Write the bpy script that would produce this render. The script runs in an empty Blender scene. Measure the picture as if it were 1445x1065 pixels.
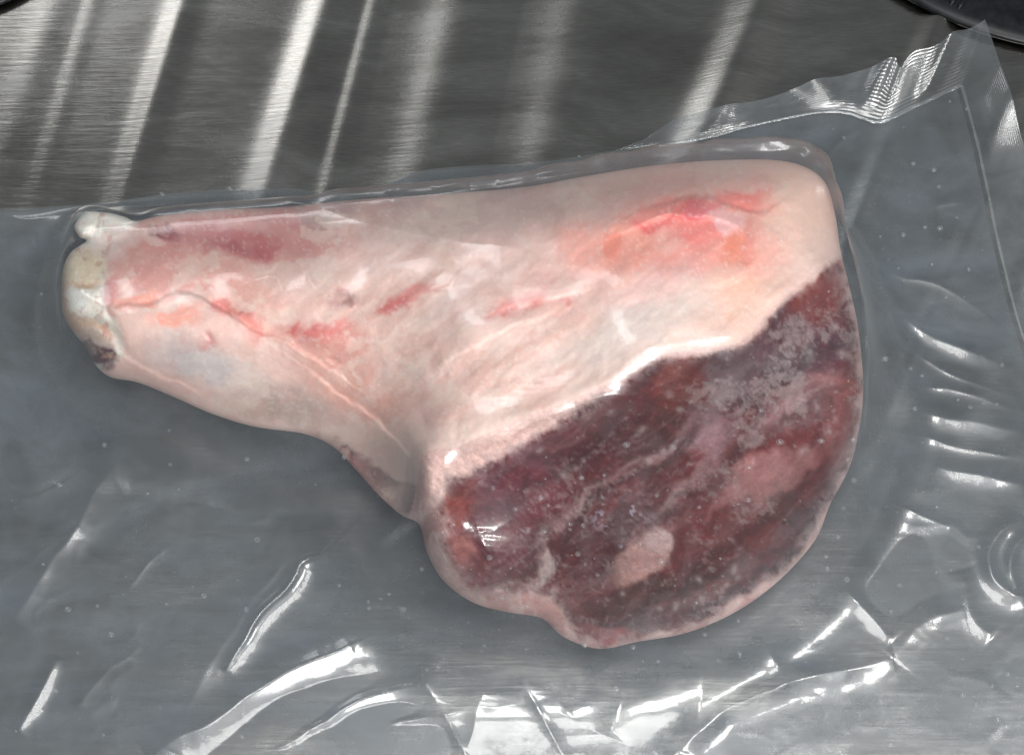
import bpy, math
import numpy as np

scene = bpy.context.scene
RNG = np.random.RandomState(7)

# ------------------------------------------------------------------ camera
W, H = 1445.0, 1065.0                      # proportions of the photograph
TILT = math.radians(22.0)
DIST = 0.52
TARGET = np.array([0.0, 0.0, 0.02])
CAM = TARGET + DIST * np.array([0.0, -math.sin(TILT), math.cos(TILT)])
SENSOR = 36.0
LENS = SENSOR * DIST / 0.325
cam_data = bpy.data.cameras.new('camera')
cam_data.lens = LENS
cam_data.sensor_width = SENSOR
cam_data.clip_start = 0.01
cam_data.clip_end = 50.0
cam = bpy.data.objects.new('camera', cam_data)
cam.location = CAM
cam.rotation_euler = (TILT, 0.0, 0.0)
scene.collection.objects.link(cam)
scene.camera = cam

# ------------------------------------------------------------------ world and lamps
world = bpy.data.worlds.new('World')
scene.world = world
world.use_nodes = True
bg = world.node_tree.nodes['Background']
bg.inputs['Color'].default_value = (0.86, 0.95, 1.0, 1)
bg.inputs['Strength'].default_value = 0.165


def area_lamp(name, direction, dist, sx, sy, power, color):
    d = np.array(direction, float); d /= np.linalg.norm(d)
    li = bpy.data.lights.new(name, 'AREA')
    li.shape = 'RECTANGLE'; li.size = sx; li.size_y = sy
    li.energy = power; li.color = color
    o = bpy.data.objects.new(name, li)
    p = d * dist
    o.location = p
    from mathutils import Vector
    o.rotation_euler = Vector(tuple(-d)).to_track_quat('-Z', 'Y').to_euler()
    scene.collection.objects.link(o)
    return o


area_lamp('window_light', (-0.48, 0.72, 0.55), 1.8, 0.22, 0.80, 2.8, (0.96, 0.98, 1.0))
area_lamp('overhead_lamp', (0.06, -0.08, 1.0), 1.6, 0.52, 0.50, 8.5, (1.0, 0.99, 0.97))
area_lamp('crease_light', (0.45, -0.12, 0.88), 1.5, 0.28, 0.28, 6.0, (1.0, 0.985, 0.96))  # unseen light, added so the diagonal film crease catches a highlight
area_lamp('ceiling_lamp', (0.16, -0.56, 0.81), 1.5, 0.55, 0.48, 19.5, (1.0, 0.99, 0.97))

vs = scene.view_settings
vs.view_transform = 'Standard'
vs.look = 'None'
vs.exposure = 0.0
vs.gamma = 1.0
vs.use_curve_mapping = False
scene.render.engine = 'CYCLES'
cy = scene.cycles
cy.use_denoising = True
cy.max_bounces = 7
cy.transparent_max_bounces = 24
cy.transmission_bounces = 8
cy.glossy_bounces = 3
cy.diffuse_bounces = 2
cy.caustics_reflective = False
cy.caustics_refractive = False
cy.sample_clamp_indirect = 4.0

# ------------------------------------------------------------------ helpers
_ct, _st = math.cos(TILT), math.sin(TILT)
RIGHT = np.array([1.0, 0, 0])
UP = np.array([0.0, _ct, _st])
FWD = np.array([0.0, _st, -_ct])
F = W * LENS / SENSOR                      # focal length in photo pixels


def P(u, v, z):
    """world point at height z seen at photo position (u, v)"""
    u = np.asarray(u, float); v = np.asarray(v, float); z = np.asarray(z, float)
    a = (u - W / 2) / F; b = -(v - H / 2) / F
    dx = a; dy = b * UP[1] + FWD[1]; dz = b * UP[2] + FWD[2]
    t = (z - CAM[2]) / dz
    return np.stack([CAM[0] + t * dx, CAM[1] + t * dy, z + 0 * t], -1)


def project(p):
    d = p - CAM
    x = d[..., 0]; y = d @ UP; w = d @ FWD
    return W / 2 + F * x / w, H / 2 - F * y / w


_LAT = np.random.RandomState(3).rand(8, 256, 256)


def vnoise(x, y, seed=0):
    L = _LAT[seed % 8]
    x = np.asarray(x) + 17.3 * (seed + 1) + 512; y = np.asarray(y) + 9.1 * (seed + 1) + 512
    xi = np.floor(x).astype(int); yi = np.floor(y).astype(int)
    fx = x - xi; fy = y - yi
    fx = fx * fx * fx * (fx * (fx * 6 - 15) + 10); fy = fy * fy * fy * (fy * (fy * 6 - 15) + 10)
    a = L[yi % 256, xi % 256]; b = L[yi % 256, (xi + 1) % 256]
    c = L[(yi + 1) % 256, xi % 256]; d = L[(yi + 1) % 256, (xi + 1) % 256]
    return (a * (1 - fx) + b * fx) * (1 - fy) + (c * (1 - fx) + d * fx) * fy


def fbm(x, y, seed=0, octv=4, gain=0.5):
    s = 0; a = 1.0; n = 0
    for o in range(octv):
        s = s + a * vnoise(x * 2 ** o, y * 2 ** o, seed + o); n += a; a *= gain
    return s / n                            # 0..1, mean .5


def sstep(a, b, x):
    t = np.clip((x - a) / (b - a), 0, 1)
    return t * t * (3 - 2 * t)


def spline(pts, n=8, closed=False):
    p = np.array(pts, float)
    if closed:
        q = np.concatenate([p[-1:], p, p[:2]])
    else:
        q = np.concatenate([2 * p[:1] - p[1:2], p, 2 * p[-1:] - p[-2:-1]])
    out = []
    for i in range(1, len(q) - 2):
        t = np.linspace(0, 1, n, endpoint=False)[:, None]
        p0, p1, p2, p3 = q[i - 1], q[i], q[i + 1], q[i + 2]
        out.append(0.5 * (2 * p1 + (p2 - p0) * t + (2 * p0 - 5 * p1 + 4 * p2 - p3) * t ** 2 + (3 * p1 - p0 - 3 * p2 + p3) * t ** 3))
    if not closed:
        out.append(p[-1:])
    return np.concatenate(out)


def polydist(u, v, pts, closed=False):
    """distance, arc parameter 0..1 and signed side to a polyline"""
    a = np.array(pts, float); b = np.roll(a, -1, 0)
    if not closed:
        a, b = a[:-1], b[:-1]
    ln = np.hypot(*(b - a).T); cum = np.concatenate([[0], np.cumsum(ln)])
    best = np.full(u.shape, 1e18); par = np.zeros(u.shape); nx = np.zeros(u.shape); ny = np.zeros(u.shape); side = np.zeros(u.shape)
    for i in range(len(a)):
        if ln[i] < 1e-9:
            continue
        e = (b[i] - a[i]) / ln[i]
        t = np.clip((u - a[i, 0]) * e[0] + (v - a[i, 1]) * e[1], 0, ln[i])
        qx = a[i, 0] + t * e[0]; qy = a[i, 1] + t * e[1]
        d = (u - qx) ** 2 + (v - qy) ** 2
        m = d < best
        best = np.where(m, d, best); par = np.where(m, (cum[i] + t) / cum[-1], par)
        nx = np.where(m, qx, nx); ny = np.where(m, qy, ny)
        side = np.where(m, np.sign((u - qx) * e[1] - (v - qy) * e[0]), side)
    return np.sqrt(best), par, nx, ny, side


def inside(u, v, pts):
    a = np.array(pts, float); b = np.roll(a, -1, 0)
    c = np.zeros(u.shape, bool)
    for (x0, y0), (x1, y1) in zip(a, b):
        if y0 == y1:
            continue
        c ^= ((y0 > v) != (y1 > v)) & (u < (x1 - x0) * (v - y0) / (y1 - y0) + x0)
    return c


def tps(ctrl):
    c = np.array(ctrl, float); xy = c[:, :2] / 300.0; n = len(c)
    r = np.hypot(xy[:, None, 0] - xy[None, :, 0], xy[:, None, 1] - xy[None, :, 1])
    K = np.where(r > 0, r * r * np.log(r + 1e-12), 0) + 0.01 * np.eye(n)
    A = np.zeros((n + 3, n + 3)); A[:n, :n] = K; A[:n, n] = 1; A[:n, n + 1:] = xy; A[n:, :n] = A[:n, n:].T
    w = np.linalg.solve(A, np.concatenate([c[:, 2], [0, 0, 0]]))

    def f(u, v):
        x = u / 300.0; y = v / 300.0
        s = w[n] + w[n + 1] * x + w[n + 2] * y
        for i in range(n):
            r2 = (x - xy[i, 0]) ** 2 + (y - xy[i, 1]) ** 2
            s = s + w[i] * 0.5 * r2 * np.log(r2 + 1e-12)
        return s
    return f


def lin(c):
    c = np.array(c, float) / 255.0
    return np.where(c <= 0.04045, c / 12.92, ((c + 0.055) / 1.055) ** 2.4)


def make_mesh(name, verts, faces, smooth=True):
    me = bpy.data.meshes.new(name)
    faces = np.asarray(faces, np.int32); k = faces.shape[1]
    me.vertices.add(len(verts)); me.vertices.foreach_set('co', np.asarray(verts, np.float32).ravel())
    me.loops.add(faces.size); me.loops.foreach_set('vertex_index', faces.ravel())
    me.polygons.add(len(faces)); me.polygons.foreach_set('loop_start', np.arange(0, faces.size, k, dtype=np.int32))
    me.update(calc_edges=True)
    if smooth:
        me.polygons.foreach_set('use_smooth', np.ones(len(faces), bool))
    me.validate()
    return me


def link(name, me, mat=None, parent=None):
    o = bpy.data.objects.new(name, me)
    scene.collection.objects.link(o)
    if mat:
        me.materials.append(mat)
    if parent:
        o.parent = parent
    return o


def empty(name, loc, label, cat):
    o = bpy.data.objects.new(name, None)
    o.empty_display_size = 0.02
    o.location = loc
    scene.collection.objects.link(o)
    o['label'] = label; o['category'] = cat
    return o


def child(o, parent):
    o.parent = parent
    o.location = -np.array(parent.location)
    return o


def grid_faces(nr, nc):
    i = np.arange(nr * nc).reshape(nr, nc)
    return np.stack([i[:-1, :-1], i[1:, :-1], i[1:, 1:], i[:-1, 1:]], -1).reshape(-1, 4)


def mat(name):
    m = bpy.data.materials.new(name); m.use_nodes = True
    nt = m.node_tree
    for n in list(nt.nodes):
        nt.nodes.remove(n)
    out = nt.nodes.new('ShaderNodeOutputMaterial')

    def N(kind, **kw):
        n = nt.nodes.new('ShaderNode' + kind)
        for k, val in kw.items():
            if k in n.inputs.keys():
                n.inputs[k].default_value = val
            else:
                setattr(n, k, val)
        return n

    def L(a, b):
        nt.links.new(a, b)
    return m, nt, out, N, L


def ramp(n, stops):
    cr = n.color_ramp
    while len(cr.elements) < len(stops):
        cr.elements.new(0.5)
    for e, (p, c) in zip(cr.elements, stops):
        e.position = p; e.color = c if len(c) == 4 else (*c, 1)


# ------------------------------------------------------------------ materials
def steel_material():
    m, nt, out, N, L = mat('brushed_steel')
    tc = N('TexCoord')
    mp = N('Mapping'); mp.inputs['Rotation'].default_value = (0, 0, math.radians(8))
    mp.inputs['Scale'].default_value = (170, 2000, 60)
    L(tc.outputs['Object'], mp.inputs['Vector'])
    grain = N('TexNoise', Scale=1.0, Detail=3.0, Roughness=0.6); L(mp.outputs[0], grain.inputs['Vector'])
    mp2 = N('Mapping'); mp2.inputs['Rotation'].default_value = (0, 0, math.radians(8))
    mp2.inputs['Scale'].default_value = (14, 42, 20)
    L(tc.outputs['Object'], mp2.inputs['Vector'])
    smu = N('TexNoise', Scale=1.0, Detail=7.0, Roughness=0.62, Distortion=0.8); L(mp2.outputs[0], smu.inputs['Vector'])
    scr = N('TexNoise', Scale=1.0, Detail=5.0, Roughness=0.7)
    mp3 = N('Mapping'); mp3.inputs['Rotation'].default_value = (0, 0, math.radians(-14))
    mp3.inputs['Scale'].default_value = (25, 420, 60); L(tc.outputs['Object'], mp3.inputs['Vector']); L(mp3.outputs[0], scr.inputs['Vector'])
    base = N('ValToRGB'); ramp(base, [(0.25, (0.33, 0.31, 0.285)), (0.5, (0.43, 0.41, 0.38)), (0.8, (0.58, 0.56, 0.535))])
    L(smu.outputs['Fac'], base.inputs['Fac'])
    gm = N('MapRange'); gm.inputs['From Min'].default_value = 0.3; gm.inputs['From Max'].default_value = 0.7
    gm.inputs['To Min'].default_value = 0.86; gm.inputs['To Max'].default_value = 1.10
    L(grain.outputs['Fac'], gm.inputs['Value'])
    mul = N('MixRGB', blend_type='MULTIPLY', Fac=1.0); L(base.outputs[0], mul.inputs[1]); L(gm.outputs[0], mul.inputs[2])
    rr = N('MapRange'); rr.inputs['From Min'].default_value = 0.3; rr.inputs['From Max'].default_value = 0.75
    rr.inputs['To Min'].default_value = 0.20; rr.inputs['To Max'].default_value = 0.32
    L(smu.outputs['Fac'], rr.inputs['Value'])
    bm = N('Bump', Strength=0.12, Distance=0.00004); L(grain.outputs['Fac'], bm.inputs['Height'])
    bm2 = N('Bump', Strength=0.35, Distance=0.0002); L(scr.outputs['Fac'], bm2.inputs['Height']); L(bm.outputs[0], bm2.inputs['Normal'])
    p = N('BsdfPrincipled', Metallic=1.0, Anisotropic=0.5)
    tg = N('Tangent', direction_type='UV_MAP', uv_map='UVMap')
    L(tg.outputs[0], p.inputs['Tangent'])
    L(mul.outputs[0], p.inputs['Base Color']); L(rr.outputs[0], p.inputs['Roughness']); L(bm2.outputs[0], p.inputs['Normal'])
    L(p.outputs[0], out.inputs[0])
    return m


def film_material(name, haze=0.07, refl=0.07, rough=0.07, tint=(0.95, 0.965, 0.975), ribs=False, hazecol=(0.74, 0.80, 0.85)):
    m, nt, out, N, L = mat(name)
    tc = N('TexCoord')
    n1 = N('TexNoise', Scale=70.0, Detail=6.0, Roughness=0.65, Distortion=0.6); L(tc.outputs['Object'], n1.inputs['Vector'])
    n2 = N('TexNoise', Scale=900.0, Detail=3.0, Roughness=0.6); L(tc.outputs['Object'], n2.inputs['Vector'])
    bm = N('Bump', Strength=0.06, Distance=0.0006); L(n1.outputs['Fac'], bm.inputs['Height'])
    bm2 = N('Bump', Strength=0.05, Distance=0.0002); L(n2.outputs['Fac'], bm2.inputs['Height']); L(bm.outputs[0], bm2.inputs['Normal'])
    nrm = bm2
    if ribs:
        uv = N('UVMap', uv_map='UVMap')
        wv = N('TexWave', wave_type='BANDS', bands_direction='Y', Scale=1.0, Distortion=0.35); L(uv.outputs[0], wv.inputs['Vector'])
        wv.inputs['Detail Scale'].default_value = 3.0
        bm3 = N('Bump', Strength=0.18, Distance=0.00022); L(wv.outputs['Fac'], bm3.inputs['Height']); L(bm2.outputs[0], bm3.inputs['Normal'])
        nrm = bm3
    lw = N('LayerWeight', Blend=0.5); L(nrm.outputs[0], lw.inputs['Normal'])
    pw = N('Math', operation='POWER'); pw.inputs[1].default_value = 4.0; L(lw.outputs['Facing'], pw.inputs[0])
    ma = N('MapRange'); ma.inputs['To Min'].default_value = refl; ma.inputs['To Max'].default_value = 0.85; L(pw.outputs[0], ma.inputs['Value'])
    tr = N('BsdfTransparent', Color=(*tint, 1))
    df = N('BsdfDiffuse', Color=(*hazecol, 1))
    tl = N('BsdfTranslucent', Color=(*hazecol, 1))
    dt = N('MixShader', Fac=0.35); L(df.outputs[0], dt.inputs[1]); L(tl.outputs[0], dt.inputs[2])
    n3 = N('TexNoise', Scale=13.0, Detail=5.0, Roughness=0.6, Distortion=1.6)
    mp = N('Mapping'); mp.inputs['Rotation'].default_value = (0, 0, math.radians(-40)); mp.inputs['Scale'].default_value = (0.8, 2.2, 1.0)
    L(tc.outputs['Object'], mp.inputs['Vector']); L(mp.outputs[0], n3.inputs['Vector'])
    hm = N('Math', operation='MULTIPLY_ADD'); hm.inputs[1].default_value = 0.4; L(n1.outputs['Fac'], hm.inputs[0])
    h3 = N('Math', operation='MULTIPLY'); h3.inputs[1].default_value = 0.6; L(n3.outputs['Fac'], h3.inputs[0]); L(h3.outputs[0], hm.inputs[2])
    hz = N('MapRange', clamp=True); hz.inputs['From Min'].default_value = 0.36; hz.inputs['From Max'].default_value = 0.66
    hz.inputs['To Min'].default_value = haze * 0.3; hz.inputs['To Max'].default_value = min(haze * 1.75, 0.95)
    L(hm.outputs[0], hz.inputs['Value'])
    # where the film clings to wet meat it turns clear
    ca = N('Attribute', attribute_name='cling')
    cm = N('MapRange'); cm.inputs['To Min'].default_value = 1.0; cm.inputs['To Max'].default_value = 0.22; L(ca.outputs['Fac'], cm.inputs['Value'])
    hc = N('Math', operation='MULTIPLY'); L(hz.outputs[0], hc.inputs[0]); L(cm.outputs[0], hc.inputs[1])
    m1 = N('MixShader'); L(hc.outputs[0], m1.inputs['Fac']); L(tr.outputs[0], m1.inputs[1]); L(dt.outputs[0], m1.inputs[2])
    ga = N('BsdfGlossy', Color=(1, 1, 1, 1), Roughness=rough); L(nrm.outputs[0], ga.inputs['Normal'])
    gb = N('BsdfGlossy', Color=(1, 1, 1, 1), Roughness=rough * 2.6); L(nrm.outputs[0], gb.inputs['Normal'])
    gl = N('MixShader', Fac=0.6); L(ga.outputs[0], gl.inputs[1]); L(gb.outputs[0], gl.inputs[2])
    m2 = N('MixShader'); L(ma.outputs[0], m2.inputs['Fac']); L(m1.outputs[0], m2.inputs[1]); L(gl.outputs[0], m2.inputs[2])
    L(m2.outputs[0], out.inputs[0])
    return m


def meat_material(name, sss=0.25, rough=0.5, fine=1400.0, amt=0.12, bump=0.25):
    m, nt, out, N, L = mat(name)
    at = N('Attribute', attribute_name='col')
    tc = N('TexCoord')
    n1 = N('TexNoise', Scale=fine, Detail=4.0, Roughness=0.7); L(tc.outputs['Object'], n1.inputs['Vector'])
    n2 = N('TexNoise', Scale=260.0, Detail=5.0, Roughness=0.65, Distortion=0.7); L(tc.outputs['Object'], n2.inputs['Vector'])
    r1 = N('MapRange'); r1.inputs['From Min'].default_value = 0.25; r1.inputs['From Max'].default_value = 0.75
    r1.inputs['To Min'].default_value = 1 - amt; r1.inputs['To Max'].default_value = 1 + amt; L(n1.outputs['Fac'], r1.inputs['Value'])
    r2 = N('MapRange'); r2.inputs['From Min'].default_value = 0.25; r2.inputs['From Max'].default_value = 0.75
    r2.inputs['To Min'].default_value = 1 - amt; r2.inputs['To Max'].default_value = 1 + amt; L(n2.outputs['Fac'], r2.inputs['Value'])
    mm = N('Math', operation='MULTIPLY'); L(r1.outputs[0], mm.inputs[0]); L(r2.outputs[0], mm.inputs[1])
    mul = N('MixRGB', blend_type='MULTIPLY', Fac=1.0); L(at.outputs['Color'], mul.inputs[1]); L(mm.outputs[0], mul.inputs[2])
    b1 = N('Bump', Strength=bump, Distance=0.0007); L(n2.outputs['Fac'], b1.inputs['Height'])
    b2 = N('Bump', Strength=bump, Distance=0.0002); L(n1.outputs['Fac'], b2.inputs['Height']); L(b1.outputs[0], b2.inputs['Normal'])
    p = N('BsdfPrincipled', Roughness=rough)
    p.inputs['Subsurface Weight'].default_value = sss
    p.inputs['Subsurface Radius'].default_value = (1.0, 0.45, 0.3)
    p.inputs['Subsurface Scale'].default_value = 0.004
    p.inputs['Specular IOR Level'].default_value = 0.3
    L(mul.outputs[0], p.inputs['Base Color']); L(b2.outputs[0], p.inputs['Normal'])
    L(p.outputs[0], out.inputs[0])
    return m


def black_material():
    m, nt, out, N, L = mat('black_plastic')
    tc = N('TexCoord')
    n1 = N('TexNoise', Scale=300.0, Detail=4.0); L(tc.outputs['Object'], n1.inputs['Vector'])
    rr = N('MapRange'); rr.inputs['To Min'].default_value = 0.22; rr.inputs['To Max'].default_value = 0.42; L(n1.outputs['Fac'], rr.inputs['Value'])
    cr = N('ValToRGB'); ramp(cr, [(0.3, (0.006, 0.007, 0.009)), (0.8, (0.014, 0.015, 0.018))]); L(n1.outputs['Fac'], cr.inputs['Fac'])
    p = N('BsdfPrincipled'); L(cr.outputs[0], p.inputs['Base Color']); L(rr.outputs[0], p.inputs['Roughness'])
    p.inputs['Specular IOR Level'].default_value = 0.2
    L(p.outputs[0], out.inputs[0])
    return m


def water_material():
    m, nt, out, N, L = mat('water')
    tc = N('TexCoord')
    n1 = N('TexNoise', Scale=200.0); L(tc.outputs['Object'], n1.inputs['Vector'])
    lw = N('LayerWeight', Blend=0.5)
    pw = N('Math', operation='POWER'); pw.inputs[1].default_value = 1.6; L(lw.outputs['Facing'], pw.inputs[0])
    ma = N('MapRange'); ma.inputs['To Min'].default_value = 0.04; ma.inputs['To Max'].default_value = 0.75; L(pw.outputs[0], ma.inputs['Value'])
    rr = N('MapRange'); rr.inputs['To Min'].default_value = 0.08; rr.inputs['To Max'].default_value = 0.2; L(n1.outputs['Fac'], rr.inputs['Value'])
    tr = N('BsdfTransparent', Color=(0.97, 0.98, 0.99, 1))
    df = N('BsdfDiffuse', Color=(0.8, 0.84, 0.88, 1))
    gl = N('BsdfGlossy', Color=(1, 1, 1, 1)); L(rr.outputs[0], gl.inputs['Roughness'])
    m0 = N('MixShader', Fac=0.6); L(df.outputs[0], m0.inputs[1]); L(gl.outputs[0], m0.inputs[2])
    m1 = N('MixShader'); L(ma.outputs[0], m1.inputs['Fac']); L(tr.outputs[0], m1.inputs[1]); L(m0.outputs[0], m1.inputs[2])
    L(m1.outputs[0], out.inputs[0])
    return m


# ------------------------------------------------------------------ steel drainer (the surface)
RIDGES = [  # (u,v) - (u,v) on the photo, half width px, flank angle in degrees
    ((80, 0), (20, 170), 26, 2.6), ((132, 0), (46, 290), 14, 2.4), ((262, 0), (169, 300), 21, 9.0),
    ((466, 0), (374, 290), 30, 12.5), ((533, 0), (463, 275), 15, 8.0), ((660, 0), (610, 230), 52, 9.0),
    ((840, -30), (790, 230), 60, 10), ((1078, 0), (1008, 170), 36, 25.5), ((1345, -20), (1277, 150), 20, 29), ((1480, 100), (1418, 230), 18, 29),
    ((-90, 0), (-185, 300), 30, 5), ((1600, 0), (1520, 200), 30, 20), ((1780, 0), (1710, 200), 30, 20),
]


def build_steel():
    xs = np.concatenate([np.linspace(-0.85, -0.33, 14, endpoint=False), np.arange(-0.33, 0.33, 0.0008), np.linspace(0.33, 0.85, 14)])
    ys = np.concatenate([np.linspace(-0.75, -0.27, 14, endpoint=False), np.arange(-0.27, 0.36, 0.003), np.linspace(0.36, 0.9, 14)])
    X, Y = np.meshgrid(xs, ys)
    Z = np.zeros_like(X)
    for a, b, hw, deg in RIDGES:
        p0 = P(*a, 0.0)[:2]; p1 = P(*b, 0.0)[:2]
        e = (p1 - p0) / np.linalg.norm(p1 - p0)
        d = (X - p0[0]) * e[1] - (Y - p0[1]) * e[0]
        w = hw * 0.225e-3
        hh = min(math.tan(math.radians(deg)) * w / 0.77, 0.0052)
        run = sstep(-0.06, 0.03, Y)              # the grooves run out towards the near edge
        Z = np.maximum(Z, hh * run * np.exp(-(d / w) ** 2 * 0.8) * (1 + 0.06 * (fbm(X * 30, Y * 30, 2) - .5)))
    Z += 0.0011 * (fbm(X * 9 + 3, Y * 6, 5, 3) - 0.5)
    V = np.stack([X, Y, Z], -1).reshape(-1, 3)
    me = make_mesh('steel_drainer', V, grid_faces(len(ys), len(xs)))
    # grid_faces winds clockwise in x/y here: flip so that normals look up
    me.flip_normals()
    uv = me.uv_layers.new(name='UVMap')
    idx = np.empty(len(me.loops), np.int32); me.loops.foreach_get('vertex_index', idx)
    c8, s8 = math.cos(math.radians(-8)), math.sin(math.radians(-8))
    U = np.stack([V[:, 0] * c8 - V[:, 1] * s8, V[:, 0] * s8 + V[:, 1] * c8], -1)
    uv.data.foreach_set('uv', U[idx].astype(np.float32).ravel())
    o = link('steel_drainer', me, steel_material())
    o['kind'] = 'structure'
    o['label'] = 'brushed stainless steel drainer with pressed grooves under the bag'
    o['category'] = 'drainer'
    # underside so that the sheet has thickness
    return o


build_steel()
FLOOR = 0.0057                              # the bag rides on the ridge tops

# ------------------------------------------------------------------ leg of lamb
OUTLINE = spline([(1186, 352), (1178, 300), (1160, 252), (1110, 228), (1020, 226), (920, 234), (820, 250), (740, 264), (620, 274), (500, 282),
                  (400, 292), (310, 296), (230, 304), (192, 312), (176, 306), (150, 300), (122, 300), (105, 318), (112, 334), (122, 340), (100, 356), (89, 380), (87, 420),
                  (91, 448), (106, 472), (120, 488), (134, 514), (156, 532), (196, 540), (250, 562), (300, 584), (360, 602), (430, 612),
                  (470, 630), (500, 660), (534, 698), (566, 726), (592, 740), (602, 778), (625, 818), (668, 850), (720, 864),
                  (765, 872), (795, 898), (845, 915), (900, 905), (970, 892), (1040, 862), (1100, 818), (1150, 762), (1172, 710), (1202, 650),
                  (1218, 560), (1212, 470), (1200, 410)], 5, True)
RIM = spline([(560, 775), (585, 700), (598, 640), (640, 632), (700, 606), (770, 578), (850, 545), (920, 505), (985, 492), (1045, 482), (1085, 440), (1130, 400), (1170, 368), (1230, 335)], 5)
Z_BODY = tps([(95, 420, 4.0), (180, 420, 4.9), (150, 320, 3.6), (300, 440, 5.3), (300, 350, 4.8), (400, 560, 4.2), (450, 480, 5.9), (500, 350, 5.8), (560, 440, 6.9), (480, 600, 4.0),
              (540, 690, 2.2), (560, 560, 5.9), (562, 640, 4.9), (572, 690, 3.4), (602, 640, 7.3), (640, 480, 7.8), (700, 330, 7.3), (760, 578, 8.7), (800, 420, 8.7), (930, 500, 9.5),
              (950, 300, 8.7), (960, 400, 9.4), (1060, 455, 9.2), (1050, 320, 8.8), (1150, 290, 7.8), (1180, 370, 8.2), (640, 632, 7.7), (700, 606, 8.25), (850, 545, 9.15), (985, 492, 9.45), (1130, 400, 8.75), (700, 700, 9), (1000, 700, 11)])
Z_CUT = tps([(640, 632, 7.7), (700, 606, 8.25), (850, 545, 9.15), (985, 492, 9.45), (1130, 400, 8.75), (585, 700, 6.3), (600, 640, 7.3), (760, 578, 8.7), (930, 500, 9.5), (1060, 455, 9.2), (1180, 370, 8.2), (1215, 470, 6.6), (1215, 580, 5.2), (1060, 580, 7.2), (1150, 700, 3.9),
             (900, 640, 7.1), (750, 680, 6.8), (660, 720, 6.2), (610, 780, 4.6), (700, 820, 4.5), (820, 780, 4.9), (960, 760, 5.0), (1080, 760, 3.6),
             (850, 890, 2.4), (980, 860, 2.7), (1120, 800, 2.0), (760, 870, 2.9)])
Z_EDGE = tps([(150, 305, 2.3), (300, 290, 2.8), (500, 282, 3.3), (740, 265, 4.0), (920, 234, 4.7), (1110, 228, 4.9), (1178, 300, 5.4), (1205, 420, 5.2), (1218, 560, 3.2), (1150, 762, 1.6), (970, 890, 1.2), (845, 915, 1.0),
              (720, 864, 1.4), (625, 818, 1.9), (592, 742, 2.1), (520, 710, 1.2), (430, 612, 1.9), (300, 585, 1.7), (150, 525, 1.8), (90, 400, 2.2)])

STEP = 2.2
gu = np.arange(80, 1226, STEP); gv = np.arange(292 - 78, 926, STEP)
GU, GV = np.meshgrid(gu, gv)
ins = inside(GU, GV, OUTLINE)
dd, _, ox, oy, _ = polydist(GU, GV, OUTLINE, True)
sd = np.where(ins, dd, -dd)
near = (sd > -STEP * 0.75)
quad_ok = near[:-1, :-1] & near[1:, :-1] & near[1:, 1:] & near[:-1, 1:]
used = np.zeros_like(near)
used[:-1, :-1] |= quad_ok; used[1:, :-1] |= quad_ok; used[1:, 1:] |= quad_ok; used[:-1, 1:] |= quad_ok
# rim of the kept cells is moved onto the outline
allq = np.zeros(near.shape, int)
allq[:-1, :-1] += quad_ok; allq[1:, :-1] += quad_ok; allq[1:, 1:] += quad_ok; allq[:-1, 1:] += quad_ok
edge = used & (allq < 4)
LU = np.where(edge, ox, GU); LV = np.where(edge, oy, GV); SD = np.where(edge, 0.0, np.maximum(sd, 0.0))
rimd, _, _, _, rims = polydist(LU, LV, RIM)
RS = rimd * rims                            # sign: which side of the cut rim
# decide the sign that means "cut face"
probe = polydist(np.array([900.0]), np.array([700.0]), RIM)[4][0]
RS = RS * probe                             # > 0 on the cut face
cutm = sstep(-20, 24, RS + 5 * (fbm(LU / 26, LV / 26, 1) - .5))
ZB = Z_BODY(LU, LV); ZC = Z_CUT(LU, LV); ZE = np.maximum(Z_EDGE(LU, LV), 0.8)
Zc = ZB * (1 - cutm) + ZC * cutm
near_edge = tps([(150, 310, 105), (300, 430, 120), (500, 300, 120), (900, 240, 95), (1150, 240, 85), (1200, 450, 26), (1218, 560, 34), (1150, 762, 32), (845, 915, 44), (720, 864, 42), (610, 780, 34),
                 (520, 710, 70), (430, 612, 110), (200, 540, 105), (90, 400, 22), (95, 450, 26), (100, 350, 30)])(LU, LV)
Rr = np.clip(near_edge, 22, 140)
t = np.clip(SD / Rr, 0, 1)
fprof = np.sqrt(np.maximum(1 - (1 - t) ** 2, 0))
Zt = ZE + (np.maximum(Zc, ZE + 0.1) - ZE) * fprof
# ---- relief (cm)
wu = LU + 44 * (fbm(LU / 44, LV / 44, 1, 5, .6) - .5); wv = LV + 44 * (fbm(LU / 44, LV / 44, 5, 5, .6) - .5)
wu2 = LU + 22 * (fbm(LU / 20, LV / 20, 2, 4, .6) - .5); wv2 = LV + 22 * (fbm(LU / 20, LV / 20, 6, 4, .6) - .5)


bodyw = (1 - cutm)
ang = math.radians(-38)
ru = LU * math.cos(ang) + LV * math.sin(ang); rv = -LU * math.sin(ang) + LV * math.cos(ang)
fib = fbm(ru / 110, rv / 22, 2, 4)
Zt += bodyw * fprof * (0.50 * (fbm(LU / 120, LV / 90, 4, 3) - .5) + 0.08 * (fib - .5) + 0.10 * (fbm(wu / 40, wv / 30, 5, 3) - .5) + 0.025 * (fbm(LU / 9, LV / 9, 1, 3) - .5))
Zt += cutm * fprof * (0.30 * (fbm(LU / 90, LV / 70, 3, 3) - .5) + 0.11 * (fbm(LU / 18, LV / 18, 6, 4, .6) - .5) + 0.05 * (fbm(LU / 6, LV / 6, 1, 2) - .5))


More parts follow.
